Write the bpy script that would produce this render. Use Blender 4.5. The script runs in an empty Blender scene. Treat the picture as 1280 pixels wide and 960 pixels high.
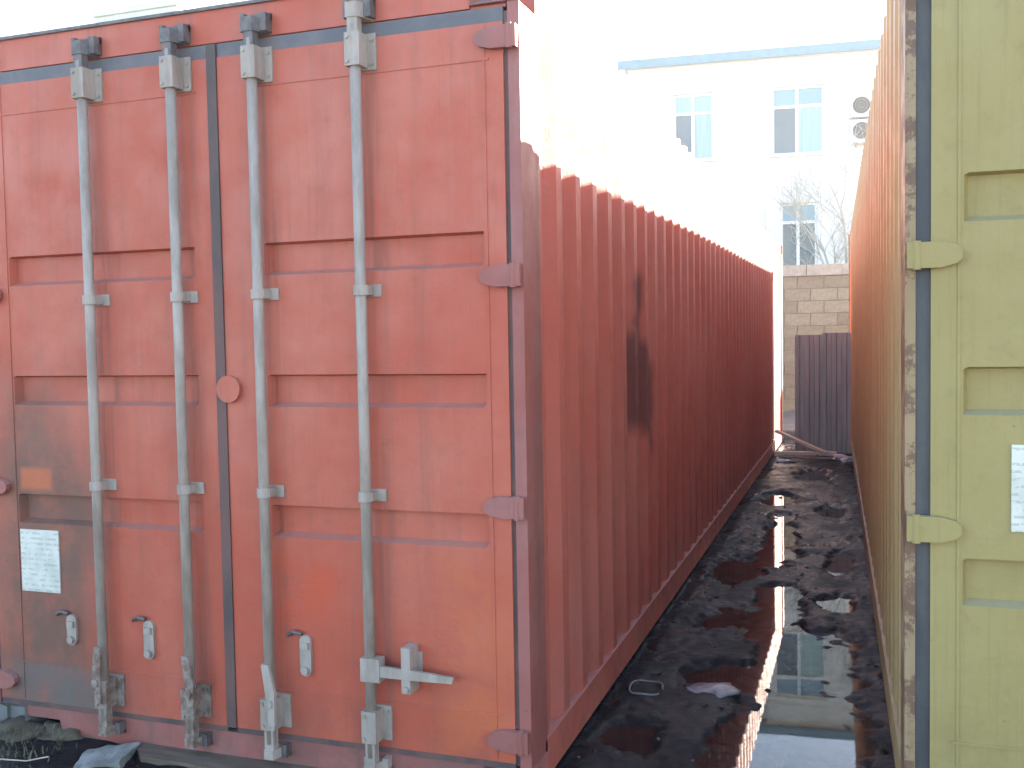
import bpy, bmesh, math, random
from mathutils import Vector, Matrix, noise
R = math.radians
random.seed(7)
scene = bpy.context.scene
COL = scene.collection

# ------------------------------------------------------------------ camera
CAM_P = (1.0855, -3.2549, 1.6426); YAW, PITCH, ROLL, FPX = 0.3351, -0.0479, -0.0179, 1249.17
cam = bpy.data.cameras.new('camera'); cam_ob = bpy.data.objects.new('camera', cam); COL.objects.link(cam_ob)
F = Vector((-math.sin(YAW)*math.cos(PITCH), math.cos(YAW)*math.cos(PITCH), math.sin(PITCH)))
R0 = Vector((math.cos(YAW), math.sin(YAW), 0)); U0 = R0.cross(F)
Rv = R0*math.cos(ROLL)+U0*math.sin(ROLL); Uv = U0*math.cos(ROLL)-R0*math.sin(ROLL)
M = Matrix((Rv, Uv, -F)).transposed().to_4x4(); M.translation = Vector(CAM_P)
cam_ob.matrix_world = M
cam.sensor_width = 36; cam.lens = FPX/1280*36; cam.clip_start = 0.05; cam.clip_end = 4000
scene.camera = cam_ob

# ------------------------------------------------------------------ light
SUN_EL, SUN_AZ = R(18.4), R(55)          # azimuth measured from +x towards +y
sdir = Vector((math.cos(SUN_EL)*math.cos(SUN_AZ), math.cos(SUN_EL)*math.sin(SUN_AZ), math.sin(SUN_EL)))
w = bpy.data.worlds.new('World'); scene.world = w; w.use_nodes = True
nt = w.node_tree; bgn = nt.nodes['Background']
sky = nt.nodes.new('ShaderNodeTexSky'); sky.sky_type = 'NISHITA'; sky.sun_disc = False
sky.sun_elevation = SUN_EL; sky.sun_rotation = math.pi/2-SUN_AZ; sky.dust_density = 0.9; sky.air_density = 1.0; sky.altitude = 200
nt.links.new(sky.outputs[0], bgn.inputs[0]); bgn.inputs[1].default_value = 0.065
sl = bpy.data.lights.new('sun', 'SUN'); sl.energy = 5.0; sl.angle = R(0.5); sl.color = (1, 0.9, 0.76)
so = bpy.data.objects.new('sun', sl); COL.objects.link(so); so.rotation_euler = sdir.to_track_quat('Z', 'Y').to_euler(); so.location = (6, 8, 12)
scene.view_settings.view_transform = 'Standard'; scene.view_settings.look = 'None'
scene.view_settings.gamma = 1; scene.view_settings.use_curve_mapping = False
scene.view_settings.exposure = 3.5
scene.render.engine = 'CYCLES'

# ------------------------------------------------------------------ node helpers
class NT:
    def __init__(s, name):
        s.m = bpy.data.materials.new(name); s.m.use_nodes = True; s.t = s.m.node_tree
        s.b = s.t.nodes['Principled BSDF']; s.tc = s.t.nodes.new('ShaderNodeTexCoord'); s.sep = None
        s.co = s.tc.outputs['Object']
    def n(s, kind): return s.t.nodes.new('ShaderNode'+kind)
    def put(s, sock, v):
        if hasattr(v, 'is_output'): s.t.links.new(v, sock)
        elif isinstance(v, (tuple, list)) and len(v) == 3 and sock.type == 'RGBA': sock.default_value = (*v, 1)
        else: sock.default_value = v
    def math(s, op, a, b=0.0, clamp=False):
        x = s.n('Math'); x.operation = op; x.use_clamp = clamp; s.put(x.inputs[0], a); s.put(x.inputs[1], b); return x.outputs[0]
    def ramp(s, v, a, b, lo=0.0, hi=1.0):
        x = s.n('MapRange'); x.interpolation_type = 'SMOOTHSTEP'
        for i, q in enumerate((v, a, b, lo, hi)): s.put(x.inputs[i], q)
        return x.outputs[0]
    def noise(s, scale=5, detail=4, rough=0.6, sc=None, off=(0, 0, 0), dist=0):
        x = s.n('TexNoise'); x.inputs['Scale'].default_value = scale; x.inputs['Detail'].default_value = detail
        x.inputs['Roughness'].default_value = rough; x.inputs['Distortion'].default_value = dist
        co = s.co
        if sc or any(off):
            m = s.n('Mapping'); m.inputs['Scale'].default_value = sc or (1, 1, 1); m.inputs['Location'].default_value = off
            s.t.links.new(s.co, m.inputs[0]); co = m.outputs[0]
        s.t.links.new(co, x.inputs['Vector']); return x.outputs['Fac']
    def mix(s, f, a, b, mode='MIX'):
        x = s.n('Mix'); x.data_type = 'RGBA'; x.blend_type = mode; s.put(x.inputs[0], f); s.put(x.inputs[6], a); s.put(x.inputs[7], b); return x.outputs[2]
    def xyz(s, i):
        if not s.sep: s.sep = s.n('SeparateXYZ'); s.t.links.new(s.co, s.sep.inputs[0])
        return s.sep.outputs[i]
    def band(s, v, a, b, soft): return s.math('MULTIPLY', s.ramp(v, a-soft, a+soft), s.ramp(v, b-soft, b+soft, 1, 0))
    def nz(s):
        g = s.n('NewGeometry'); x = s.n('SeparateXYZ'); s.t.links.new(g.outputs['True Normal'], x.inputs[0]); return x.outputs[2]
    def bump(s, h, strength=0.3, dist=0.01):
        x = s.n('Bump'); x.inputs['Strength'].default_value = strength; x.inputs['Distance'].default_value = dist
        s.t.links.new(h, x.inputs['Height']); s.t.links.new(x.outputs[0], s.b.inputs['Normal'])
    def done(s, col, rough=0.5, metal=0.0, spec=None):
        s.put(s.b.inputs['Base Color'], col); s.put(s.b.inputs['Roughness'], rough); s.put(s.b.inputs['Metallic'], metal)
        if spec is not None: s.put(s.b.inputs['Specular IOR Level'], spec)
        return s.m

def paint(name, base, faded, dirt, dustf=0.4, *, rustc=(0.10, 0.035, 0.015), rust=0.66, streak=0.45, dust=(0.32, 0.27, 0.25), extra=None, rough=0.5):
    q = NT(name)
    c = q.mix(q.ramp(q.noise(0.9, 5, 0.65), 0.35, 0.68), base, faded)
    st = q.noise(1, 6, 0.7, sc=(7, 7, 0.45))
    c = q.mix(q.math('MULTIPLY', q.ramp(st, 0.46, 0.72), streak), c, dirt)
    c = q.mix(q.math('MULTIPLY', q.ramp(q.noise(14, 6, 0.75), 0.5, 0.75), 0.28), c, dirt)
    c = q.mix(q.math('MULTIPLY', q.ramp(q.nz(), 0.25, 0.6), dustf), c, dust)
    fs = q.noise(1, 4, 0.8, sc=(55, 55, 1.6), off=(1, 3, 2))
    c = q.mix(q.math('MULTIPLY', q.ramp(fs, 0.52, 0.75), 0.30), c, dirt)
    c = q.mix(q.math('MULTIPLY', q.ramp(q.noise(1, 4, 0.8, sc=(34, 34, 2.4), off=(7, 1, 5)), 0.58, 0.76), 0.25), c, faded)
    chip = q.math('MULTIPLY', q.ramp(q.noise(38, 4, 0.7, off=(2, 2, 9)), 0.70, 0.73), q.ramp(q.noise(2.3, 3, 0.6, off=(8, 2, 4)), 0.48, 0.6))
    c = q.mix(q.math('MULTIPLY', chip, 0.8), c, rustc)
    low = q.ramp(q.xyz(2), 0.0, 0.5, 1, 0)
    c = q.mix(q.math('MULTIPLY', low, q.ramp(q.noise(3.5, 6, 0.7, off=(3, 1, 2)), 0.42, 0.62, 0, 0.6)), c, dirt)
    if extra: c = extra(q, c)
    rs = q.ramp(q.noise(5.5, 8, 0.78, off=(9, 4, 1)), rust, rust+0.05)
    c = q.mix(rs, c, rustc)
    q.bump(q.math('ADD', q.noise(60, 4, 0.6), q.math('MULTIPLY', q.noise(4, 3), 3.0)), 0.25, 0.004)
    return q.done(c, q.ramp(q.noise(6, 4), 0.3, 0.7, rough-0.08, rough+0.18))

def plain(name, a, b, scale=8, rough=0.6, metal=0.0, sc=None, bump=0.3, lo=0.35, hi=0.65):
    q = NT(name); f = q.noise(scale, 6, 0.65, sc=sc)
    q.bump(q.noise(scale*5, 4), bump, 0.004)
    return q.done(q.mix(q.ramp(f, lo, hi), a, b), q.ramp(f, 0.2, 0.8, rough-0.1, rough+0.1), metal)

RED, REDF, REDD = (0.44, 0.084, 0.045), (0.49, 0.142, 0.094), (0.22, 0.078, 0.055)  # REDF: chalked paint, with lens veil worked into its lighter tone
def red_front_extra(q, c):
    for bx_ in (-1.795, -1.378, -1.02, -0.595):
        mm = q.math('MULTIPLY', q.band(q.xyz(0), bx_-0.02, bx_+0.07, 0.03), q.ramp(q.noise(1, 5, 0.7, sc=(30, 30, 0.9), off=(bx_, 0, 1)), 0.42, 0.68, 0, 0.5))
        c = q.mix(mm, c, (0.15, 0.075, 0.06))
    x, z = q.xyz(0), q.xyz(2); nn = q.noise(5, 5, 0.65, off=(2, 7, 5))
    wb = q.math('MULTIPLY', q.math('SUBTRACT', q.noise(2.2, 5, 0.6, off=(5, 1, 8)), 0.5), 1.1)
    m = q.math('MULTIPLY', q.band(q.math('ADD', x, q.math('MULTIPLY', wb, 0.4)), -2.40, -1.86, 0.14), q.band(q.math('ADD', z, wb), 0.0, 1.35, 0.38))
    c = q.mix(q.math('MULTIPLY', m, q.ramp(nn, 0.25, 0.6, 0.35, 0.85)), c, (0.115, 0.075, 0.055))
    m = q.math('MULTIPLY', q.band(q.math('ADD', x, q.math('MULTIPLY', wb, 0.3)), -2.30, -1.74, 0.12), q.band(z, 0.06, 0.305, 0.03))
    c = q.mix(q.math('MULTIPLY', m, q.ramp(nn, 0.25, 0.55, 0.35, 0.8)), c, (0.13, 0.12, 0.11))
    m = q.math('MULTIPLY', q.band(x, -2.23, -2.07, 0.014), q.band(z, 1.04, 1.13, 0.014))
    c = q.mix(q.math('MULTIPLY', m, q.ramp(nn, 0.25, 0.55, 0.45, 0.8)), c, (0.50, 0.13, 0.05))
    m = q.math('MULTIPLY', q.band(x, -1.0, -0.74, 0.07), q.band(z, 0.58, 0.86, 0.10))
    c = q.mix(q.math('MULTIPLY', m, q.ramp(nn, 0.35, 0.6, 0, 0.8)), c, (0.52, 0.075, 0.03))
    m = q.math('MULTIPLY', q.band(x, -0.34, -0.06, 0.09), q.band(z, 0.1, 0.85, 0.15))
    c = q.mix(q.math('MULTIPLY', m, q.ramp(nn, 0.35, 0.6, 0, 0.6)), c, (0.52, 0.13, 0.045))
    return c
def red_side_extra(q, c):
    y, z = q.xyz(1), q.xyz(2); wob = q.math('MULTIPLY', q.math('SUBTRACT', q.noise(6, 4), 0.5), 0.12)
    yy, zz = q.math('ADD', y, wob), q.math('ADD', z, wob)
    a = q.math('MULTIPLY', q.band(yy, 1.72, 2.36, 0.05), q.band(q.math('ADD', zz, q.math('MULTIPLY', q.math('MAXIMUM', q.math('SUBTRACT', yy, 2.02), 0.0), 0.55)), 1.15, 1.66, 0.07))
    b = q.math('MULTIPLY', q.band(yy, 1.84, 2.08, 0.04), q.band(zz, 1.4, 1.95, 0.07))
    return q.mix(q.math('MULTIPLY', q.math('MAXIMUM', a, b), 0.8), c, (0.085, 0.03, 0.034))
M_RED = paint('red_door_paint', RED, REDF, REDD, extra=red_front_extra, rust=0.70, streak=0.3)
M_REDS = paint('red_side_paint', (0.51, 0.125, 0.088), (0.54, 0.175, 0.135), (0.27, 0.11, 0.088), extra=red_side_extra, rust=0.71, streak=0.35)  # side red lightened so its colour carries some lens veil
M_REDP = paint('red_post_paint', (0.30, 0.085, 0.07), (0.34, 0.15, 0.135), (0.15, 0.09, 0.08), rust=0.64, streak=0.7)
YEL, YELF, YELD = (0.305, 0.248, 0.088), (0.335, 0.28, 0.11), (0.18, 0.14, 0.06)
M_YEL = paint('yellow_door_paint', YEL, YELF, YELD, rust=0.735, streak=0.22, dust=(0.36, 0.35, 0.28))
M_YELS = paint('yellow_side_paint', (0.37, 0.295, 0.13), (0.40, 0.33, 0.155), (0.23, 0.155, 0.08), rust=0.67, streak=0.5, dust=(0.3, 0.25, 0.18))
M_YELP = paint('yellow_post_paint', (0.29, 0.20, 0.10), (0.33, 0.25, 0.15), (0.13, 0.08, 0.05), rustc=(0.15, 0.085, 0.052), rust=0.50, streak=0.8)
M_GASK = plain('rubber_gasket', (0.045, 0.05, 0.055), (0.085, 0.085, 0.085), 9, 0.6, sc=(1, 1, 0.3))
M_GASKT = plain('sky_tinted_top_gasket', (0.10, 0.10, 0.115), (0.15, 0.14, 0.15), 6, 0.6)  # black rubber with the bluish sky reflection put into its grey
M_GASKR = plain('dusty_red_gasket', (0.075, 0.055, 0.055), (0.15, 0.085, 0.075), 7, 0.65, sc=(1, 1, 0.3))
M_BAR = plain('galvanised_bar', (0.385, 0.34, 0.30), (0.275, 0.235, 0.20), 5, 0.6, 0.0, sc=(3, 3, 0.8))
M_BARR = plain('rusty_fitting', (0.30, 0.26, 0.225), (0.16, 0.105, 0.08), 22, 0.7, 0.15, bump=0.6)
M_CAM = plain('dark_cam_metal', (0.10, 0.095, 0.10), (0.19, 0.17, 0.165), 25, 0.6, 0.4)
M_CAST = plain('grey_casting', (0.17, 0.19, 0.20), (0.25, 0.255, 0.25), 10, 0.6, 0.2)
M_DARK = plain('dark_steel_inside', (0.03, 0.03, 0.03), (0.05, 0.045, 0.04), 9, 0.8)
def placard_mat():
    q = NT('printed_placard'); z = q.xyz(2)
    rows = q.math('FRACT', q.math('MULTIPLY', z, 46.0))
    ln = q.math('MULTIPLY', q.band(rows, 0.25, 0.62, 0.06), q.ramp(q.noise(1, 3, 0.6, sc=(55, 55, 46)), 0.47, 0.53))
    c = q.mix(q.ramp(q.noise(9, 5), 0.35, 0.7), (0.66, 0.68, 0.62), (0.5, 0.53, 0.47))
    return q.done(q.mix(q.math('MULTIPLY', ln, 0.32), c, (0.12, 0.13, 0.12)), 0.45)
M_PLAC = placard_mat()

# ------------------------------------------------------------------ mesh helpers
def tag(o, label=None, cat=None, group=None, kind=None):
    for k, v in (('label', label), ('category', cat), ('group', group), ('kind', kind)):
        if v: o[k] = v
    return o
def empty(name, loc=(0, 0, 0), rz=0.0, **k):
    o = bpy.data.objects.new(name, None); COL.objects.link(o); o.location = loc; o.rotation_euler.z = rz; o.empty_display_size = 0.2
    return tag(o, **k)
def obj(name, bm, mat, parent=None, smooth=False, bevel=0.0):
    me = bpy.data.meshes.new(name)
    if bevel:
        bmesh.ops.bevel(bm, geom=[e for e in bm.edges if e.is_manifold and e.calc_face_angle(0) > 0.5], offset=bevel, segments=2, affect='EDGES', clamp_overlap=True)
    bmesh.ops.recalc_face_normals(bm, faces=bm.faces[:])
    for f in bm.faces: f.smooth = smooth
    bm.to_mesh(me); bm.free(); me.materials.append(mat)
    o = bpy.data.objects.new(name, me); COL.objects.link(o); o.parent = parent
    return o
def box(bm, x0, x1, y0, y1, z0, z1, M=None):
    vs = [bm.verts.new((x, y, z)) for x in (x0, x1) for y in (y0, y1) for z in (z0, z1)]
    if M:
        for v in vs: v.co = M @ v.co
    for f in ((0, 1, 3, 2), (4, 6, 7, 5), (0, 4, 5, 1), (2, 3, 7, 6), (0, 2, 6, 4), (1, 5, 7, 3)): bm.faces.new([vs[i] for i in f])
    return vs
def B(*a, M=None):
    bm = bmesh.new(); box(bm, *a, M=M); return bm
def tube(bm, pts, rad, n=12, cap=True):
    pts = [Vector(p) for p in pts]; rings = []
    if not isinstance(rad, (list, tuple)): rad = [rad]*len(pts)
    for i, p in enumerate(pts):
        d = (pts[min(i+1, len(pts)-1)]-pts[max(i-1, 0)]).normalized()
        a = d.cross(Vector((0, 0, 1)) if abs(d.z) < 0.9 else Vector((0, 1, 0))).normalized(); b = d.cross(a)
        rings.append([bm.verts.new(p+rad[i]*(a*math.cos(t)+b*math.sin(t))) for t in [2*math.pi*k/n for k in range(n)]])
    for r1, r2 in zip(rings, rings[1:]):
        for k in range(n): bm.faces.new((r1[k], r1[(k+1) % n], r2[(k+1) % n], r2[k]))
    if cap: bm.faces.new(rings[0]); bm.faces.new(rings[-1])
def T(*a, **k):
    bm = bmesh.new(); tube(bm, *a, **k); return bm
def prism(bm, poly, axis, a, b):
    """poly: 2D points in the two other axes, extruded along axis from a to b"""
    def mk(p, t):
        q = [p[0], p[1]]; q.insert(axis, t); return bm.verts.new(q)
    A = [mk(p, a) for p in poly]; Bv = [mk(p, b) for p in poly]; n = len(poly)
    bm.faces.new(A); bm.faces.new(Bv)
    for i in range(n): bm.faces.new((A[i], A[(i+1) % n], Bv[(i+1) % n], Bv[i]))
def P(poly, axis, a, b):
    bm = bmesh.new(); prism(bm, poly, axis, a, b); return bm

# ------------------------------------------------------------------ shipping container
W, L, H = 2.438, 12.192, 2.896
def corrugated(axis_len, z0, z1, depth, pitch, y0, inv=False):
    """profile points (along, depth) of a trapezoid corrugation"""
    pts = []; y = y0
    while y < axis_len:
        for dy, d in ((0, 0), (0.072, 0), (0.140, depth), (0.210, depth)):
            if y+dy <= axis_len: pts.append((y+dy, d))
        y += pitch
    return pts
def sheet_wall(pts, z0, z1, place, thick, zdiv=1):
    bm = bmesh.new(); rows = []
    for off in (0, thick):
        for z in [z0+(z1-z0)*i/zdiv for i in range(zdiv+1)]:
            rows.append([bm.verts.new(place(a, d+off, z)) for a, d in pts])
    for r in range(zdiv):
        for o in (0, zdiv+1):
            for a, b, c, d in zip(rows[o+r], rows[o+r][1:], rows[o+r+1][1:], rows[o+r+1]): bm.faces.new((a, b, c, d))
    t, b2 = zdiv, 2*zdiv+1
    for r1, r2 in ((rows[0], rows[zdiv+1]), (rows[t], rows[b2])):
        for a, b, c, d in zip(r1, r1[1:], r2[1:], r2): bm.faces.new((a, b, c, d))
    return bm
def casting(x0, x1, y0, y1, z0, z1, outer_x):
    bm = B(x0, x1, y0, y1, z0, z1); bm.faces.ensure_lookup_table()
    cy, cx = (y0+y1)/2, (x0+x1)/2
    for f in bm.faces[:]:
        n = f.normal if f.normal.length else None
        f.normal_update(); c = f.calc_center_median()
        front = abs(c.y-(y0 if y0 < 1 else y1)) < 1e-4; side = abs(c.x-outer_x) < 1e-4
        if front or side:
            r = bmesh.ops.inset_region(bm, faces=[f], thickness=0.034, use_even_offset=True)
            for v in f.verts:
                if front: v.co.y += 0.05 if y0 < 1 else -0.05
                else: v.co.x += 0.05 if outer_x < cx else -0.05
    return bm
def door_mesh(x0, x1, z0, z1, rx0, rx1, recs, depth=0.034, slope=0.013, yf=0.0, thick=0.05):
    xs = [x0, rx0, rx0+slope, rx1-slope, rx1, x1]; zs = [z0]
    for (a, b) in sorted(recs): zs += [a, a+slope*1.2, b-slope*0.5, b]
    zs.append(z1)
    bm = bmesh.new(); g = []
    for j, z in enumerate(zs):
        row = []
        for i, x in enumerate(xs):
            inside = i in (2, 3) and j not in (0, len(zs)-1) and (j-1) % 4 in (1, 2)
            row.append(bm.verts.new((x, yf+(depth if inside else 0), z)))
        g.append(row)
    for j in range(len(zs)-1):
        for i in range(len(xs)-1): bm.faces.new((g[j][i], g[j][i+1], g[j+1][i+1], g[j+1][i]))
    rim = [g[0][i] for i in range(6)]+[g[j][5] for j in range(1, len(zs))]+[g[-1][i] for i in range(4, -1, -1)]+[g[j][0] for j in range(len(zs)-2, 0, -1)]
    back = [bm.verts.new((v.co.x, yf+thick, v.co.z)) for v in rim]; n = len(rim)
    for i in range(n): bm.faces.new((rim[i], rim[(i+1) % n], back[(i+1) % n], back[i]))
    bm.faces.new(back)
    return bm
def hinge(s, xe, xd, z, h=0.05, yf=0.0):
    """lug from the post edge xe to xd on the door with a rounded point and a pin barrel"""
    d = 1 if xd > xe else -1; l = abs(xd-xe)
    pl = [(xe, z-h*.72), (xe+d*l*.62, z-h*.72), (xe+d*l*.9, z-h*.5), (xe+d*l, z-h*.2), (xe+d*l, z+h*.2), (xe+d*l*.9, z+h*.5), (xe+d*l*.62, z+h*.72), (xe, z+h*.72)]
    bm = P(pl, 1, yf-0.026, yf-0.002)
    tube(bm, [(xe+d*0.026, yf-0.020, z-h*.80), (xe+d*0.026, yf-0.020, z+h*.80)], 0.012, 10)
    return bm

def container(root, mats, rec_rows, hinge_z, red):
    md, ms, mp, mg = mats
    pw = 0.042 if red else 0.029                                        # visible front of a corner post
    for x0, x1, ox in ((-pw-0.10, 0.0, 0.0), (-W, -W+pw+0.10, -W)):      # corner posts
        for y0, y1, nm in ((0.0, 0.16, 'f'), (L-0.16, L, 'b')):
            if nm == 'f':
                fx = -pw if ox == 0 else -W+pw
                poly = [(ox, 0.0), (fx, 0.0), (fx, 0.05), ((x0 if ox == 0 else x1), 0.05), ((x0 if ox == 0 else x1), 0.09), (fx, 0.09), (fx, 0.19), (ox, 0.19)]
                if ox != 0: poly = poly[::-1]
                bm = P(poly, 2, 0.118, H-0.118)
            else: bm = B(x0, x1, y0, y1, 0.118, H-0.118)
            obj('corner_post', bm, mp, root, bevel=0.006)
    for (a, b, ox) in ((-0.178, 0.004, 0.004), (-W-0.004, -W+0.178, -W-0.004)):
        for y0, y1 in ((-0.006, 0.172), (L-0.172, L+0.006)):
            for z0, z1 in ((0, 0.118), (H-0.118, H+0.003)):
                fr = y0 < 1 and z0 == 0 and ox < -1 and red
                obj('corner_casting', casting(a, b, y0, y1, z0, z1, ox), M_CAST if fr else mp, root)
    # side panels and rails
    pr = corrugated(L-0.17, 0, 0, 0.036, 0.278, 0.17); pr = [(0.165, 0.036)]+pr+[(L-0.165, pr[-1][1])]
    for sx, ax in ((1, 0.0), (-1, -W)):
        obj('side_panel', sheet_wall(pr, 0.15, H-0.006, lambda a, d, z, sx=sx, ax=ax: (ax-sx*(0.010+d), a, z), 0.003), ms, root)
        bm = B(ax-sx*0.110, ax-sx*0.053, 0.165, L-0.165, H-0.070, H-0.010); obj('top_rail', bm, ms, root, bevel=0.006)
        bm = P([(ax, 0.016), (ax-sx*0.05, 0.016), (ax-sx*0.05, 0.03), (ax-sx*0.012, 0.03), (ax-sx*0.012, 0.142), (ax-sx*0.055, 0.142), (ax-sx*0.055, 0.158), (ax, 0.158)][::sx], 1, 0.168, L-0.168)
        rail = obj('bottom_rail', bm, ms, root)
    # roof, floor, end wall
    rp = corrugated(L-0.2, 0, 0, 0.016, 0.278, 0.2)
    bm = bmesh.new(); A = [[bm.verts.new((x, a, H-0.014-d-t)) for a, d in rp] for t in (0, 0.003) for x in (-0.1, -W+0.1)]
    for r1, r2 in ((A[0], A[1]), (A[2], A[3])):
        for a, b, c, d in zip(r1, r1[1:], r2[1:], r2): bm.faces.new((a, b, c, d))
    obj('roof', bm, ms, root)
    bm = bmesh.new()
    for k in range(40): box(bm, -W+0.06, -0.06, 0.25+k*0.3, 0.30+k*0.3, 0.03, 0.135)
    box(bm, -W+0.053, -0.053, 0.1, L-0.1, 0.136, 0.165); obj('floor', bm, M_DARK, root)
    ep = [(x-0, d) for x, d in corrugated(W-0.16, 0, 0, 0.045, 0.278, 0.15)]
    obj('end_wall', sheet_wall(ep, 0.1, H-0.1, lambda a, d, z: (-a, L-0.02-d, z), 0.003), ms, root)
    for z0, z1, nm in ((0.01, 0.13, 'end_sill'), (H-0.12, H-0.01, 'end_header')): obj(nm, B(-W+0.18, -0.18, L-0.1, L-0.005, z0, z1), ms, root)
    # header and sill of the door end
    zt, zb = H-0.128, 0.128                               # door opening
    hd = obj('header', B(-W+0.180, -0.180, 0.0, 0.10, zt, H-0.001), md, root, bevel=0.004)
    obj('header_panel', B(-W+0.05, -0.05, 0.012, 0.10, zt-0.004, H-0.12), md, hd)
    obj('header_ledge', B(-W+0.17, -0.17, -0.012, 0.06, H-0.006, H+0.006), M_CAM, hd)
    # sill with two fork openings cut up from below
    xs = [-W+0.180, -W+0.355, -0.355, -0.180]
    pl = [(xs[0], zb-0.012), (xs[3], zb-0.012), (xs[3], 0.07), (xs[2], 0.07), (xs[2]-0.015, 0.004), (xs[1]+0.015, 0.004), (xs[1], 0.07), (xs[0], 0.07)]
    sill = obj('sill', P(pl, 1, 0.004, 0.10), mp if red else md, root, bevel=0.004)
    # two doors
    xc = -1.2254 if red else -W/2
    for k, (x0, x1, r0, r1) in enumerate(((-W+(0.058 if red else 0.070), xc-0.022, -2.245 if red else -W+0.157, -1.33), (xc+0.022, -(0.058 if red else 0.070), -1.02 if red else -1.10, -0.14 if red else -0.157))):
        yf = -0.004
        dr = obj('door', door_mesh(x0, x1, zb+0.012, zt-0.056 if red else zt-0.02, r0, r1, rec_rows, yf=yf), md, root, bevel=0.0)
        left = k == 0
        outer = -W+pw-0.002 if left else -pw+0.002
        gi = x0 if left else x1
        a, b = sorted((outer, gi))
        gk = obj('gasket', B(a, b, 0.006, 0.04, zb, zt-0.02), mg if not red else M_GASKR, dr)
        for z in hinge_z:
            e = -W+0.004 if left else -0.004
            obj('hinge', hinge(None, e, e+(0.148 if left else -0.148), z, 0.052, yf), mp if red else md, dr, bevel=0.002)
        for z in (2.59, 0.31):                           # folded seam of the door skin
            obj('seam_strip', B(r0-0.03, r1+0.03, yf-0.0035, yf+0.004, z-0.004, z+0.004), md, dr)
        for x in ((r0-0.012) if left else (r1+0.012),):
            obj('stile_strip', B(x-0.004, x+0.004, yf-0.003, yf+0.004, zb+0.02, zt-0.06), md, dr)
        obj('top_gasket', B(x0, x1, 0.0, 0.03, zt-0.055 if red else zt-0.019, zt-0.005), M_GASKT, dr)
        obj('bottom_gasket', B(x0, x1, -0.002, 0.03, zb-0.010, zb+0.011), M_GASKR if red else M_GASK, dr)
        if left:
            obj('centre_gasket', B(xc-0.021, xc+0.021, -0.010, 0.03, zb+0.012, zt-0.006), M_GASKR if red else M_GASK, dr, bevel=0.004)
            if red:
                bm = T([(-1.185, -0.024, 1.46), (-1.185, -0.003, 1.46)], 0.052, 20); obj('cover_disc', bm, md, dr, bevel=0.004)
        # placards
    # locking bars
    bars = [-1.795, -1.378, -1.02, -0.595] if red else [-1.84, -1.42, -1.02, -0.60]
    for k, x in enumerate(bars):
        yb = -0.052
        bm = bmesh.new(); tube(bm, [(x, yb, 0.12), (x, yb, zt-0.02)], 0.0198, 16)
        bar = obj('locking_bar', bm, M_BAR, root, smooth=True)
        for z in (1.815, 1.075):                        # guide brackets with a strap over the rod
            bm = B(x-0.030, x+0.060, -0.012, -0.003, z-0.022, z+0.022)
            tube(bm, [(x, yb, z-0.018), (x, yb, z+0.018)], 0.027, 14); box(bm, x+0.012, x+0.030, -0.06, -0.012, z-0.016, z+0.016)
            obj('guide_bracket', bm, M_BAR, bar)
        for z, top in ((2.66, 1), (0.235, 0)):               # bearing boxes at both ends
            m = M_BAR if top or k > 1 else M_BARR
            bm = B(x-0.032, x+0.062, -0.013, -0.003, z-0.064, z+0.064)
            box(bm, x-0.028, x+0.030, yb-0.026, -0.012, z-0.058, z+0.058)
            for dz in (-0.042, 0.042):
                for dx in (-0.018, 0.047): tube(bm, [(x+dx, (yb-0.031 if dx < 0 else -0.019), z+dz), (x+dx, (yb-0.02 if dx < 0 else -0.008), z+dz)], 0.0075, 8)
            obj('bearing_box', bm, m, bar, bevel=0.003)
        # cams and keepers
        zc = zt+0.025
        bm = B(x-0.020, x+0.020, yb-0.018, yb+0.018, 2.70, zt+0.01)
        prism(bm, [(x-0.024, yb-0.022), (x+0.02, yb-0.022), (x+0.05, 0.0), (x+0.022, 0.004), (x-0.024, -0.012)], 2, zc-0.022, zc+0.030)
        obj('cam', bm, M_CAM if k < 3 else M_BAR, bar, bevel=0.003)
        bm = B(x-0.045, x-0.028, -0.05, 0.0, zc-0.016, zc+0.050); box(bm, x+0.034, x+0.060, -0.045, 0.0, zc-0.018, zc+0.048)
        box(bm, x-0.045, x+0.060, -0.014, 0.0, zc+0.026, zc+0.054); obj('cam_keeper', bm, M_CAM, hd, bevel=0.003)
        bm = B(x-0.019, x+0.019, yb-0.017, yb+0.017, 0.075, 0.19)
        prism(bm, [(x-0.022, yb-0.020), (x+0.018, yb-0.020), (x+0.042, 0.0), (x-0.022, -0.006)], 2, 0.062, 0.098)
        obj('cam', bm, M_BARR if k < 2 else M_BAR, bar, bevel=0.003)
        bm = B(x-0.042, x-0.026, -0.04, 0.004, 0.06, 0.108); box(bm, x+0.030, x+0.052, -0.034, 0.004, 0.06, 0.108); box(bm, x-0.042, x+0.052, -0.006, 0.006, 0.056, 0.070); obj('cam_keeper', bm, M_CAM if k < 3 else M_BAR, sill, bevel=0.003)
        # handles
        if k == 3 and red:
            bm = B(x-0.026, x+0.050, yb-0.028, yb+0.020, 0.405, 0.490)
            prism(bm, [(x+0.045, 0.465), (x+0.045, 0.425), (x+0.16, 0.425), (x+0.33, 0.428), (x+0.335, 0.450), (x+0.16, 0.462)], 1, yb-0.024, yb-0.010)
            obj('handle', bm, M_BAR, bar, bevel=0.003)
            bm = B(x+0.135, x+0.170, -0.075, -0.003, 0.375, 0.540); box(bm, x+0.118, x+0.188, -0.012, -0.003, 0.405, 0.51)
            tube(bm, [(x+0.152, -0.085, 0.39), (x+0.152, -0.07, 0.39)], 0.012, 10)
            obj('handle_catch', bm, M_BAR, bar, bevel=0.004)
        elif red:
            s = (-0.012, 0.014, 0.016)[k]
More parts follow.
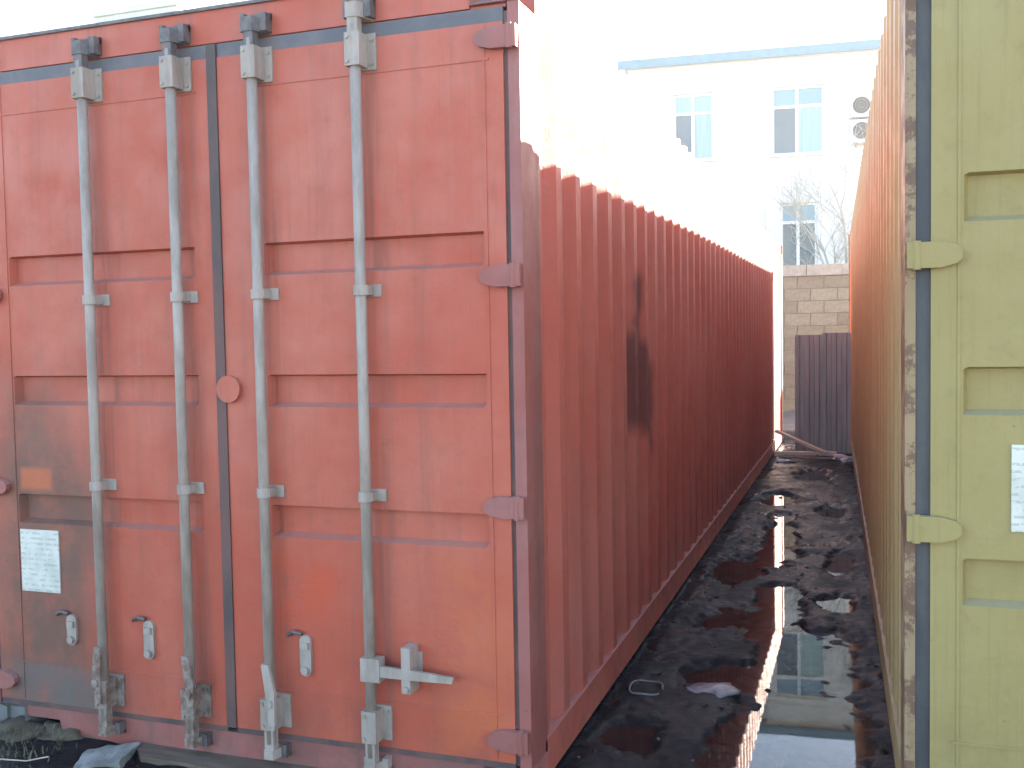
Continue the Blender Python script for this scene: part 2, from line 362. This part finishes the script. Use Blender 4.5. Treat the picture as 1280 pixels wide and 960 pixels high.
            bm = P([(x-0.014, 0.43), (x+0.016, 0.43), (x+0.024+s, 0.33), (x+0.022+s, 0.20), (x-0.004+s, 0.20), (x-0.016+s, 0.33)], 1, yb-0.036, yb-0.020)
            tube(bm, [(x+s, yb-0.044, 0.285), (x+s, yb-0.030, 0.285)], 0.016, 12)
            obj('handle', bm, M_BARR if k < 2 else M_BAR, bar, bevel=0.003)
            cx = (-1.985, -1.60, -0.885)[k]; cz = (0.465, 0.455, 0.455)[k]
            n = 8; rr = 0.024; hh = 0.055 if k else 0.04
            poly = [(cx+rr*math.cos(t), cz+hh+rr*math.sin(t)) for t in [math.pi*i/n for i in range(n+1)]]+[(cx-rr*math.cos(t), cz-hh-rr*math.sin(t)) for t in [math.pi*i/n for i in range(n+1)]]
            bm = P(poly, 1, -0.016, -0.003)
            tube(bm, [(cx, -0.030, cz-hh), (cx, -0.014, cz-hh)], 0.015, 10); box(bm, cx-0.016, cx+0.016, -0.026, -0.014, cz+hh-0.028, cz+hh-0.004)
            obj('catch_plate', bm, M_BAR, bar, bevel=0.002)
            bm = bmesh.new(); tube(bm, [(cx-0.075, -0.012, cz+hh+0.018), (cx-0.045, -0.024, cz+hh+0.036), (cx-0.01, -0.02, cz+hh+0.028)], 0.008, 8)
            obj('catch_hook', bm, M_CAM, bar)
        else:
            d = 1 if k % 2 == 0 else -1; hz = 0.12*(k % 2)
            bm = B(x-0.026, x+0.026, yb-0.026, yb+0.020, 0.95+hz, 1.03+hz); box(bm, min(x, x+d*0.36), max(x, x+d*0.36), yb-0.026, yb-0.012, 0.97+hz, 1.0+hz)
            obj('handle', bm, M_BAR, bar, bevel=0.003)
    # placards
    dl = [c for c in root.children if c.name.startswith('door')][0]
    if red: bm = B(-2.24, -2.04, -0.010, -0.003, 0.612, 0.872)
    else: bm = B(-W+0.284, -W+0.53, -0.012, -0.003, 0.945, 1.195)
    tag(obj('placard', bm, M_PLAC, dl), 'small printed data plate with illegible lines')

red = empty('shipping_container', (0, 0, 0), label='weathered red shipping container with four pale locking bars on its doors', cat='container')
container(red, (M_RED, M_REDS, M_REDP, M_GASKR), [(1.885, 2.007), (1.392, 1.514), (0.899, 1.021)], (0.225, 1.05, 1.85, 2.655), True)
yel = empty('shipping_container', (3.649, -0.045, 0.112), R(1.283), label='olive yellow shipping container with dark rubber door gasket and rusty post', cat='container')
container(yel, (M_YEL, M_YELS, M_YELP, M_GASK), [(1.835, 1.975), (1.278, 1.418), (0.72, 0.86)], (0.14, 0.945, 1.743, 2.55), False)
# timber bearers under the yellow container
M_BEAM = plain('old_timber', (0.10, 0.075, 0.055), (0.16, 0.13, 0.10), 3, 0.8, sc=(2, 12, 12))
for k, y in enumerate((0.12, 4.1, 8.1, 11.9)):
    o = obj('timber_bearer', B(1.32-0.0224*y, 3.55-0.0224*y, y-0.1, y+0.1, -0.03, 0.113), M_BEAM)
    tag(o, 'old timber bearer lying under the yellow container', 'timber', 'timber bearers under the yellow container')

# ------------------------------------------------------------------ ground
WATER_Z = -0.012
basins = [(0.86, 0.95, 0.30, 0.75), (0.84, 1.95, 0.26, 0.62), (0.66, 0.55, 0.16, 0.5), (0.50, 1.55, 0.22, 0.24), (0.62, 2.75, 0.17, 0.35), (0.60, 3.15, 0.16, 0.28), (0.50, 4.25, 0.20, 0.50), (0.27, 3.75, 0.2, 0.40), (0.46, 5.3, 0.12, 0.28), (0.96, 4.1, 0.10, 0.4), (0.30, 6.8, 0.2, 0.4), (0.6, 8.6, 0.22, 0.5), (0.35, 2.5, 0.16, 0.25), (0.5, 4.9, 0.13, 0.3), (0.43, 5.8, 0.13, 0.25), (0.62, 2.3, 0.2, 0.3), (0.2, 0.7, 0.14, 0.2), (0.85, 6.2, 0.13, 0.35), (0.95, 3.0, 0.12, 0.22)]
def sm(a, b, x):
    t = min(1, max(0, (x-a)/(b-a))); return t*t*(3-2*t)
def gh(x, y):
    n1 = noise.noise(Vector((x*1.6, y*1.1, 3.1))); n2 = noise.noise(Vector((x*6, y*5, 1.7))); n3 = noise.noise(Vector((x*19, y*16, 8.2))); n4 = noise.noise(Vector((x*48, y*42, 5.2)))
    amp = 1.0 if -4 < x < 3 and -4 < y < 15 else 0.4
    h = 0.008+amp*(n1*0.012+n2*0.012+n3*0.007+n4*0.0035)
    for bx, by, rx, ry in basins:
        d = ((x-bx)/rx)**2+((y-by)/ry)**2
        if d < 2.2: h -= 0.036*(1-sm(0.35, 1.35, d+0.55*n2+0.35*n3))
    h -= 0.02*sm(0.10, 0.0, x)*sm(-0.5, 0.0, x)*sm(-0.3, 0.2, y)*(y < 12.4)
    h += 0.05*sm(11.3, 13, y)*sm(-1, 0.2, x)*(y < 40)
    if y > 13: h *= 1.0
    return h
def axis(segs, lo, hi):
    v = []
    for a, b, s in segs:
        n = max(1, round((b-a)/s)); v += [a+(b-a)*i/n for i in range(n)]
    v.append(segs[-1][1]); s = 0.5
    while v[-1] < hi: v.append(v[-1]+s); s *= 1.5
    s = 0.5
    while v[0] > lo: v.insert(0, v[0]-s); s *= 1.5
    return v
xs = axis([(-3.2, 0.0, 0.05), (0.0, 1.24, 0.013), (1.24, 4.0, 0.1)], -300, 300)
ys = axis([(-3.0, -0.7, 0.06), (-0.7, 0.4, 0.03), (0.4, 6, 0.015), (6, 13, 0.03), (13, 18, 0.25)], -300, 300)
verts = [(x, y, gh(x, y)) for y in ys for x in xs]; nx = len(xs)
faces = [(j*nx+i, j*nx+i+1, (j+1)*nx+i+1, (j+1)*nx+i) for j in range(len(ys)-1) for i in range(nx-1)]
me = bpy.data.meshes.new('ground'); me.from_pydata(verts, [], faces); me.polygons.foreach_set('use_smooth', [True]*len(faces))
g = bpy.data.objects.new('ground', me); COL.objects.link(g); g['kind'] = 'structure'
q = NT('wet_mud_ground')
wet = q.math('MULTIPLY', q.band(q.xyz(0), -2.9, 1.6, 0.4), q.band(q.xyz(1), -0.9, 13.2, 0.5))
mud = q.mix(q.ramp(q.noise(3, 6, 0.7), 0.35, 0.65), (0.008, 0.008, 0.010), (0.017, 0.017, 0.021))
mud = q.mix(q.ramp(q.noise(30, 5, 0.7), 0.6, 0.72), mud, (0.032, 0.031, 0.034))
dry = q.mix(q.ramp(q.noise(2.2, 7, 0.7, off=(1, 1, 0)), 0.35, 0.7), (0.17, 0.145, 0.12), (0.27, 0.235, 0.20))
rg = q.ramp(q.noise(2.6, 5, 0.6, off=(4, 2, 0)), 0.38, 0.62, 0.16, 0.50)
q.bump(q.math('ADD', q.noise(45, 6, 0.7), q.math('MULTIPLY', q.noise(160, 3, 0.7), 0.4)), 0.55, 0.010)
me.materials.append(q.done(q.mix(wet, dry, mud), q.mix(wet, (0.9, 0.9, 0.9), rg), spec=0.13))
# standing water
q = NT('puddle_water'); b = q.b
b.inputs['IOR'].default_value = 1.333; b.inputs['Transmission Weight'].default_value = 1.0
q.bump(q.noise(3.5, 2, 0.5), 0.02, 0.01)
wm = q.done((0.75, 0.72, 0.66), 0.015)
bm = bmesh.new()
vs = [bm.verts.new(p) for p in ((0.02, 0.2, WATER_Z), (1.3, 0.2, WATER_Z), (1.3, 10.0, WATER_Z), (0.02, 10.0, WATER_Z))]; bm.faces.new(vs)
pw_ = obj('puddle_water', bm, wm); pw_['kind'] = 'structure'

# ------------------------------------------------------------------ block wall behind the alley
WY = 17.5
M_BLK = [plain('wall_block_%s' % n, a, b, 14, 0.9, bump=0.8) for n, a, b in (('warm', (0.31, 0.245, 0.165), (0.25, 0.195, 0.125)), ('pale', (0.345, 0.28, 0.195), (0.28, 0.225, 0.15)), ('brown', (0.28, 0.22, 0.15), (0.23, 0.18, 0.12)))]
M_MORT = plain('mortar', (0.23, 0.195, 0.16), (0.18, 0.15, 0.125), 20, 0.95)
wall = empty('block_wall', (0, WY, 0), label='tan block wall with a pale cap behind the alley', cat='wall')
obj('mortar_core', B(-4.8, 4.0, 0.02, 0.19, -0.05, 2.78), M_MORT, wall)
bl, bh, jt = 0.51, 0.245, 0.014; protos = []
for m in M_BLK:
    bm = B(-bl/2+jt/2, bl/2-jt/2, 0, 0.05, jt/2, bh-jt/2); o = obj('block', bm, m, wall, bevel=0.008); protos.append(o)
used = set()
for r in range(11):
    z = 0.03+r*bh
    for c in range(17):
        x = -4.5+c*bl+(bl/2 if r % 2 else 0)+0.08
        if x > 3.8: continue
        k = random.choice((0, 0, 1, 1, 2))
        if k in used: o = protos[k].copy(); COL.objects.link(o); o.parent = wall
        else: o = protos[k]; used.add(k)
        o.location = (x, random.uniform(-0.008, 0.006), z); o.rotation_euler.z = random.uniform(-0.012, 0.012)
M_CAP = plain('wall_cap', (0.45, 0.39, 0.32), (0.33, 0.28, 0.23), 9, 0.9)
for k in range(9): obj('cap_stone', B(-4.8+k*0.98, -4.8+k*0.98+0.965, -0.06, 0.26, 2.735, 2.95-0.004*(k % 2)), M_CAP, wall, bevel=0.012)

# ------------------------------------------------------------------ profiled sheet, planks and litter at the alley end
q = NT('grey_profiled_sheet')
c = q.mix(q.ramp(q.noise(1, 6, 0.7, sc=(9, 9, 0.8)), 0.35, 0.65), (0.27, 0.32, 0.32), (0.38, 0.43, 0.42))
c = q.mix(q.ramp(q.noise(4, 7, 0.75, off=(5, 5, 5)), 0.62, 0.7, 0, 0.6), c, (0.14, 0.085, 0.06))
M_SHEET = q.done(c, 0.6, 0.0)
sh = empty('metal_sheet', (0, 10.72, 0), label='grey profiled metal sheet standing upright across the alley end', cat='metal sheet')
def sheet_panel(x0, x1, z1, dy):
    pts = []; x = x0; k = 0
    while x < x1-0.001:
        for dx, d in ((0, 0), (0.05, 0), (0.066, 0.022), (0.112, 0.022)):
            if x+dx < x1: pts.append((x+dx, d))
        x += 0.128
    pts.append((x1, 0))
    return sheet_wall(pts, 0.0, z1, lambda a, d, z: (a, dy+d+0.05*z, z), 0.002, 1)
obj('sheet_panel', sheet_panel(0.26, 0.66, 1.585, 0.0), M_SHEET, sh)
obj('sheet_panel', sheet_panel(0.61, 1.00, 1.61, -0.012), M_SHEET, sh)
obj('back_batten', B(0.3, 0.97, 0.075, 0.115, 1.0, 1.06), M_BEAM, sh)
obj('support_post', B(0.60, 0.67, 0.118, 0.19, -0.05, 1.45), M_BEAM, sh)
M_PALE = plain('pale_plank_wood', (0.76, 0.70, 0.58), (0.66, 0.58, 0.46), 2.5, 0.8, sc=(2, 14, 14))
def plank(a, b, wd, th, label, mat=None):
    a, b = Vector(a), Vector(b); d = b-a; Mx = Matrix.Translation((a+b)/2) @ d.to_track_quat('X', 'Z').to_matrix().to_4x4()
    o = obj('plank', B(-d.length/2, d.length/2, -wd/2, wd/2, -th/2, th/2), mat or M_PALE, bevel=0.003); o.matrix_world = Mx
    return tag(o, label, 'plank', 'planks at the alley end')
plank((0.02, 10.62, 0.30), (0.68, 10.30, 0.050), 0.07, 0.030, 'pale thin plank leaning up against the red container')
plank((0.02, 10.30, 0.034), (0.80, 10.40, 0.036), 0.12, 0.045, 'pale thick plank lying flat across the alley')
plank((0.10, 10.05, 0.018), (0.92, 10.00, 0.020), 0.08, 0.020, 'grey weathered plank lying in front of the thick pale plank', plain('grey_plank', (0.30, 0.27, 0.25), (0.20, 0.18, 0.16), 3, 0.85, sc=(2, 14, 14)))
M_WHITE = plain('white_film', (0.72, 0.74, 0.76), (0.52, 0.54, 0.56), 9, 0.4)
def lump(name, loc, size, mat, seed, label, cat, group=None, rough=0.35, sub=3, smooth=True):
    bm = bmesh.new(); bmesh.ops.create_icosphere(bm, subdivisions=sub, radius=1)
    for v in bm.verts:
        n = v.co.normalized(); k = 1+rough*noise.noise(n*1.7+Vector((seed, seed*.3, 1)))+rough*.5*noise.noise(n*4+Vector((seed, 2, seed)))
        v.co = Vector((n.x*size[0], n.y*size[1], n.z*size[2]))*k
    o = obj(name, bm, mat, smooth=smooth); o.location = loc; return tag(o, label, cat, group)
lump('plastic_film', (0.92, 9.85, 0.03), (0.13, 0.10, 0.045), M_WHITE, 3, 'crumpled white plastic film beside the yellow container', 'litter', rough=0.8)
lump('plastic_film', (0.20, 9.55, 0.02), (0.10, 0.07, 0.03), M_WHITE, 8, 'crumpled white plastic scrap beside the red container', 'litter', rough=0.8)
q = NT('dirty_ice'); q.b.inputs['IOR'].default_value = 1.31
q.bump(q.noise(25, 5), 0.6, 0.01)
M_ICE = q.done(q.mix(q.ramp(q.noise(12, 6, 0.7), 0.35, 0.65), (0.34, 0.34, 0.38), (0.16, 0.155, 0.165)), 0.28)
lump('ice_slab', (0.455, 1.30, 0.006), (0.105, 0.085, 0.018), M_ICE, 5, 'pale dirty slab of ice lying in the mud', 'ice', rough=0.5)
bm = bmesh.new()
tube(bm, [(0.155+0.075*math.cos(t), 1.22+0.10*math.sin(t), 0.014+0.006*math.sin(3*t)) for t in [2*math.pi*i/28*0.93 for i in range(29)]], 0.005, 6)
tag(obj('plastic_ring', bm, plain('grey_plastic', (0.22, 0.23, 0.25), (0.14, 0.14, 0.16), 9, 0.5), smooth=True), 'thin grey ring half sunk in the mud near the red container', 'ring')
# clods of mud
bm = bmesh.new(); rnd = random.Random(3)
for i in range(420):
    x, y = rnd.uniform(0.03, 1.2), rnd.choice((rnd.uniform(0.3, 5), rnd.uniform(0.3, 12)))
    h = gh(x, y)
    if h < -0.004: continue
    s = rnd.uniform(0.003, 0.012)*(1.6 if rnd.random() < .1 else 1)
    mt = Matrix.Translation((x, y, h+s*.2)) @ Matrix.Rotation(rnd.uniform(0, 6), 4, 'Z') @ Matrix.Diagonal((s*1.5, s, s*.7, 1))
    r = bmesh.ops.create_icosphere(bm, subdivisions=1, radius=1, matrix=mt)
    for v in r['verts']: v.co += Vector((rnd.uniform(-1, 1), rnd.uniform(-1, 1), rnd.uniform(-1, 1)))*s*.25
tag(obj('mud_clods', bm, plain('mud_clod', (0.015, 0.014, 0.016), (0.035, 0.032, 0.032), 30, 0.5)), 'small dark clods of mud scattered over the wet alley', 'mud', kind='stuff')

# ------------------------------------------------------------------ foot of the red container's left corner
M_CONC = plain('broken_concrete', (0.27, 0.28, 0.27), (0.17, 0.18, 0.17), 14, 0.85, bump=0.7)
bm = B(-0.09, 0.12, -0.08, 0.10, -0.05, 0.03)
bmesh.ops.subdivide_edges(bm, edges=bm.edges[:], cuts=7, use_grid_fill=True)
for v in bm.verts: v.co += Vector((noise.noise(v.co*14), noise.noise(v.co*14+Vector((5, 0, 0))), 0.6*noise.noise(v.co*17+Vector((0, 9, 0)))))*0.022
o = obj('concrete_slab', bm, M_CONC); o.location = (-1.74, -0.15, -0.012); o.rotation_euler = (R(4), R(-6), 0.35)
tag(o, 'pale broken concrete slab under the red container doors', 'concrete')
for k, (x, y, s) in enumerate(((-2.30, -0.02, 0.10), (-2.08, 0.03, 0.09), (-1.93, 0.08, 0.06))):
    lump('earth_clod', (x, y, -0.005), (s*1.5, s*1.1, s*.55), plain('dry_earth', (0.085, 0.07, 0.05), (0.13, 0.11, 0.075), 25, 0.95, bump=0.9) if k == 0 else bpy.data.materials['dry_earth'], 11+k,
         ('dark earth clod below the grey corner casting', 'dark earth clod below the fork opening of the red container', 'small earth clod beside the pale concrete slab')[k], 'earth', 'earth clods by the red container', rough=0.6)
bm = bmesh.new()
for i in range(300):
    x, y = rnd.gauss(-2.22, .16), rnd.gauss(-0.16, .12)
    if x > -1.9 or y > 0: continue
    z0 = 0.0+max(0, 0.02-abs(x+2.2)*.03); a = rnd.uniform(0, 6.28); l = rnd.uniform(0.02, 0.06); b = rnd.uniform(.3, 1.2); wv = rnd.uniform(.0012, .003)
    p0 = Vector((x, y, z0)); p1 = p0+Vector((math.cos(a)*l*.4*b, math.sin(a)*l*.4*b, l*.6)); p2 = p0+Vector((math.cos(a)*l*b, math.sin(a)*l*b, l*.7*max(.2, 1.1-b*.6)))
    sd = Vector((-math.sin(a), math.cos(a), 0))*wv
    v = [bm.verts.new(p) for p in (p0-sd, p0+sd, p1+sd*.8, p1-sd*.8, p2)]
    bm.faces.new((v[0], v[1], v[2], v[3])); bm.faces.new((v[3], v[2], v[4]))
tag(obj('dry_grass', bm, plain('dry_grass_blade', (0.15, 0.13, 0.08), (0.07, 0.07, 0.04), 6, 0.8)), 'dry withered grass at the foot of the red container', 'grass', kind='stuff')
M_TWIG = plain('pale_twig', (0.55, 0.52, 0.45), (0.42, 0.38, 0.31), 9, 0.8)
bm = T([(-2.32, -0.30, 0.02), (-2.1, -0.31, 0.03), (-1.97, -0.29, 0.03), (-1.88, -0.27, 0.05)], 0.0028, 6)
tag(obj('twig', bm, M_TWIG, smooth=True), 'thin pale twig lying in front of the red container', 'twig')
bm = P([(-1.72, 0.02), (-1.58, -0.11), (-0.6, -0.12), (-0.1, -0.05), (-0.1, 0.05), (-1.6, 0.06)], 2, -0.03, 0.022)
tag(obj('board', bm, M_BEAM, bevel=0.004), 'dark wet board lying under the red door sill', 'board')

# ------------------------------------------------------------------ two storey building with the blue roof edge
M_WALLW = plain('white_render', (0.74, 0.73, 0.69), (0.66, 0.65, 0.61), 1.5, 0.9)
M_FRAME = plain('white_window_frame', (0.80, 0.81, 0.80), (0.74, 0.75, 0.74), 6, 0.4)
M_BLUE = plain('blue_metal_fascia', (0.045, 0.17, 0.24), (0.06, 0.20, 0.28), 3, 0.4)
q = NT('window_glass'); M_GLASS = q.done(q.mix(q.noise(2), (0.07, 0.10, 0.12), (0.10, 0.14, 0.16)), 0.06)
q = NT('blue_window_glass'); M_GLASSB = q.done(q.mix(q.noise(2), (0.16, 0.30, 0.38), (0.20, 0.34, 0.42)), 0.08)
M_ROOM = plain('dark_room', (0.05, 0.06, 0.08), (0.08, 0.09, 0.11), 3, 0.9)
M_CURT = plain('pale_curtain', (0.27, 0.42, 0.42), (0.36, 0.50, 0.50), 1, 0.9, sc=(14, 1, 0.6))
bd = empty('building', (0, 23.0, 0), R(5), label='white two storey building with a blue roof edge beyond the block wall', cat='building')
bx0, bx1, bz = -4.6, 5.0, 8.56
wins = [(-1.0, 0.28, 6.06, 7.76), (-0.80, 0.10, 3.20, 4.86), (-3.45, -2.42, 6.06, 7.76), (-3.45, -2.42, 3.0, 4.86), (2.6, 3.9, 6.06, 7.76), (2.6, 3.9, 3.0, 4.86)]
gx = sorted({bx0, bx1, *[a for w_ in wins for a in w_[:2]]}); gz = sorted({-0.1, bz, *[a for w_ in wins for a in w_[2:]]})
bm = bmesh.new()
for a, b in zip(gx, gx[1:]):
    for c, d in zip(gz, gz[1:]):
        if not any(w_[0] <= a and b <= w_[1] and w_[2] <= c and d <= w_[3] for w_ in wins): box(bm, a, b, 0, 0.35, c, d)
bmesh.ops.remove_doubles(bm, verts=bm.verts[:], dist=0.0005)
dup = {}
for f in bm.faces[:]:
    k = tuple(round(v, 3) for v in f.calc_center_median())
    if k in dup: bmesh.ops.delete(bm, geom=[f, dup[k]], context='FACES_ONLY')
    else: dup[k] = f
obj('front_wall', bm, M_WALLW, bd)
obj('side_wall', B(bx0, bx0+0.3, 0.353, 9, -0.1, bz), M_WALLW, bd); obj('side_wall', B(bx1-0.3, bx1, 0.353, 9, -0.1, bz), M_WALLW, bd)
obj('rear_wall', B(bx0+0.303, bx1-0.303, 8.7, 9, -0.1, bz), M_WALLW, bd)
obj('interior', B(bx0+0.31, bx1-0.31, 1.6, 1.7, -0.1, bz-0.1), M_ROOM, bd)
obj('roof', B(bx0-0.15, bx1+0.15, -0.10, 9.1, bz+0.003, bz+0.10), M_CAST, bd)
obj('fascia', B(bx0-0.25, bx1+0.25, -0.20, -0.102, bz-0.10, bz+0.12), M_BLUE, bd)
obj('frieze', B(bx0, bx1, -0.045, -0.003, 7.95, 8.06), M_WALLW, bd)
obj('downpipe', T([(-1.22, -0.05, 0.1), (-1.22, -0.05, 8.4)], 0.035, 10), M_WALLW, bd, smooth=True)
for k, (a, b, c, d) in enumerate(wins):
    wn = obj('window', B(a+0.002, b-0.002, 0.30, 0.32, c+0.002, c+0.05), M_FRAME, bd)
    fr = bmesh.new(); y0, y1, t = 0.10, 0.17, 0.065; mx, mz = a+(b-a)*0.48, d-(d-c)*0.29
    for q_ in ((a, a+t, c, d), (b-t, b, c, d), (mx-t*.6, mx+t*.6, c, d)): box(fr, q_[0]+.001, q_[1]-.001, y0, y1, q_[2]+.001, q_[3]-.001)
    for q_ in ((c, c+t), (d-t, d), (mz-t*.6, mz+t*.6)):
        box(fr, a+t, mx-t*.6, y0+.002, y1-.002, q_[0]+.002, q_[1]-.002); box(fr, mx+t*.6, b-t, y0+.002, y1-.002, q_[0]+.002, q_[1]-.002)
    obj('frame', fr, M_FRAME, wn)
    obj('sill', B(a-0.06, b+0.06, -0.10, 0.099, c-0.05, c-0.002), M_FRAME, wn)
    y = 0.135
    for (p, q1, r1, s1, gm) in ((a+t, mx-t*.6, mz, d-t, M_GLASSB), (mx, b-t, mz, d-t, M_GLASSB), (a+t, mx-t*.6, c+t, mz, M_GLASS), (mx, b-t, c+t, mz, M_CURT if k in (0, 2, 4) else M_GLASS)):
        if k == 2 and r1 == mz: gm = M_CURT
        obj('pane', B(p, q1, y-0.005, y+0.005, r1, s1), gm, wn)
# air conditioner outdoor units
M_AC = plain('air_conditioner_casing', (0.66, 0.67, 0.65), (0.58, 0.59, 0.57), 5, 0.5)
fwd = Matrix.Rotation(R(5), 4, 'Z'); 
for z0, lab in ((6.79, 'upper white air conditioner unit on the white building wall'), (6.18, 'lower white air conditioner unit on the white building wall')):
    ac = empty('air_conditioner', fwd @ Vector((0.86, 0, 0))+Vector((0, 23.0, z0)), R(5), label=lab, cat='air conditioner', group='air conditioners on the white building')
    obj('casing', B(0, 0.82, -0.36, -0.06, 0.02, 0.57), M_AC, ac, bevel=0.012)
    obj('fan_grille', T([(0.25, -0.366, 0.30), (0.25, -0.34, 0.30)], 0.205, 28), M_DARK, ac)
    bm = bmesh.new()
    for rr in (0.07, 0.14, 0.20): tube(bm, [(0.25+rr*math.cos(t), -0.371, 0.30+rr*math.sin(t)) for t in [2*math.pi*i/24 for i in range(25)]], 0.0035, 5)
    obj('grille_ring', bm, M_CAST, ac)
    for x in (0.12, 0.66): obj('bracket', B(x, x+0.04, -0.38, 0.004, -0.03, 0.0195), M_CAST, ac)
# pole on the roof corner
pl_ = fwd @ Vector((-4.45, 0.3, 0))+Vector((0, 23, 0))
bm = T([(pl_.x, pl_.y, bz+0.08), (pl_.x, pl_.y, bz+2.6)], 0.06, 10)
for z in (0.7, 1.2, 1.7, 2.2): box(bm, pl_.x-0.11, pl_.x+0.11, pl_.y-0.03, pl_.y+0.03, bz+z, bz+z+0.10)
tag(obj('roof_mast', bm, M_AC), 'slim grey mast on the corner of the white building roof', 'mast')

# pale building seen over the red container's roof
pb = empty('building', (-13.3, 14.0, 0), 0, label='pale green flat roofed building rising above the red container roof', cat='building')
M_PALEG = plain('pale_green_render', (0.56, 0.62, 0.55), (0.48, 0.55, 0.48), 2, 0.9)
obj('wall', B(-1.75, -0.70, 0, 5, -0.1, 8.16), M_PALEG, pb); obj('tower_wall', B(-0.697, 1.33, 0, 5, -0.1, 8.45), M_PALEG, pb)
obj('roof', B(-1.80, -0.703, -0.06, 5.05, 8.163, 8.27), M_CAST, pb); obj('tower_roof', B(-0.75, 1.38, -0.06, 5.05, 8.453, 8.57), M_PALEG, pb)
for z in (1.2, 4.2):
    wn = obj('window', B(0.0, 0.9, -0.03, -0.003, z, z+1.4), M_FRAME, pb); obj('pane', B(0.07, 0.83, -0.036, -0.031, z+.07, z+1.33), M_GLASS, wn)

# ------------------------------------------------------------------ bare tree in front of the white building
tr = empty('bare_tree', (0.85, 20.4, 0), label='leafless tree with thin pale twigs in front of the white building', cat='tree')
tb, cb = bmesh.new(), bmesh.new(); rt = random.Random(21)
def branch(p, d, l, r, lvl):
    pts, rad = [p], [r]; n = 5 if lvl < 3 else 4; q = p.copy(); dd = d.copy()
    for i in range(n):
        dd = (dd+Vector((rt.gauss(0, .14), rt.gauss(0, .14), rt.gauss(0.04, .09)))).normalized(); q = q+dd*(l/n); pts.append(q.copy()); rad.append(max(0.004, r*(1-(i+1)/n*0.6)))
    tube(tb if lvl < 2 else cb, pts, rad, 8 if lvl < 2 else 4)
    if lvl < 4:
        for k in range((4, 6, 6, 4)[lvl]):
            t = rt.uniform(0.3, 1.0); i = min(n-1, int(t*n)); p2 = pts[i].lerp(pts[i+1], t*n-i)
            a = rt.uniform(0, 6.28); side = Vector((math.cos(a), math.sin(a), rt.uniform(-.1, .5)))
            branch(p2, (dd*0.8+side*rt.uniform(.5, 1.0)).normalized(), l*rt.uniform(.42, .66), rad[i]*0.55, lvl+1)
branch(Vector((0, 0, -0.05)), Vector((-0.06, 0, 1)).normalized(), 3.6, 0.11, 0)
M_BARK = plain('pale_bark', (0.46, 0.45, 0.41), (0.36, 0.35, 0.31), 12, 0.9, sc=(3, 3, 1))
obj('trunk', tb, M_BARK, tr, smooth=True); obj('crown', cb, M_BARK, tr, smooth=True)

# ------------------------------------------------------------------ thin haze volume added to stand in for lens veil
hm = bpy.data.materials.new('veil_haze'); hm.use_nodes = True; hn = hm.node_tree; hn.nodes.clear()
ho = hn.nodes.new('ShaderNodeOutputMaterial'); hv = hn.nodes.new('ShaderNodeVolumePrincipled')
hv.inputs['Density'].default_value = 0.0030; hv.inputs['Color'].default_value = (0.95, 0.96, 1.0, 1); hv.inputs['Anisotropy'].default_value = 0.3
hn.links.new(hv.outputs[0], ho.inputs['Volume'])
tag(obj('haze', B(-480, 480, -480, 480, -1.2, 14.0), hm), 'thin pale haze volume added to imitate lens veil', 'haze', kind='stuff')
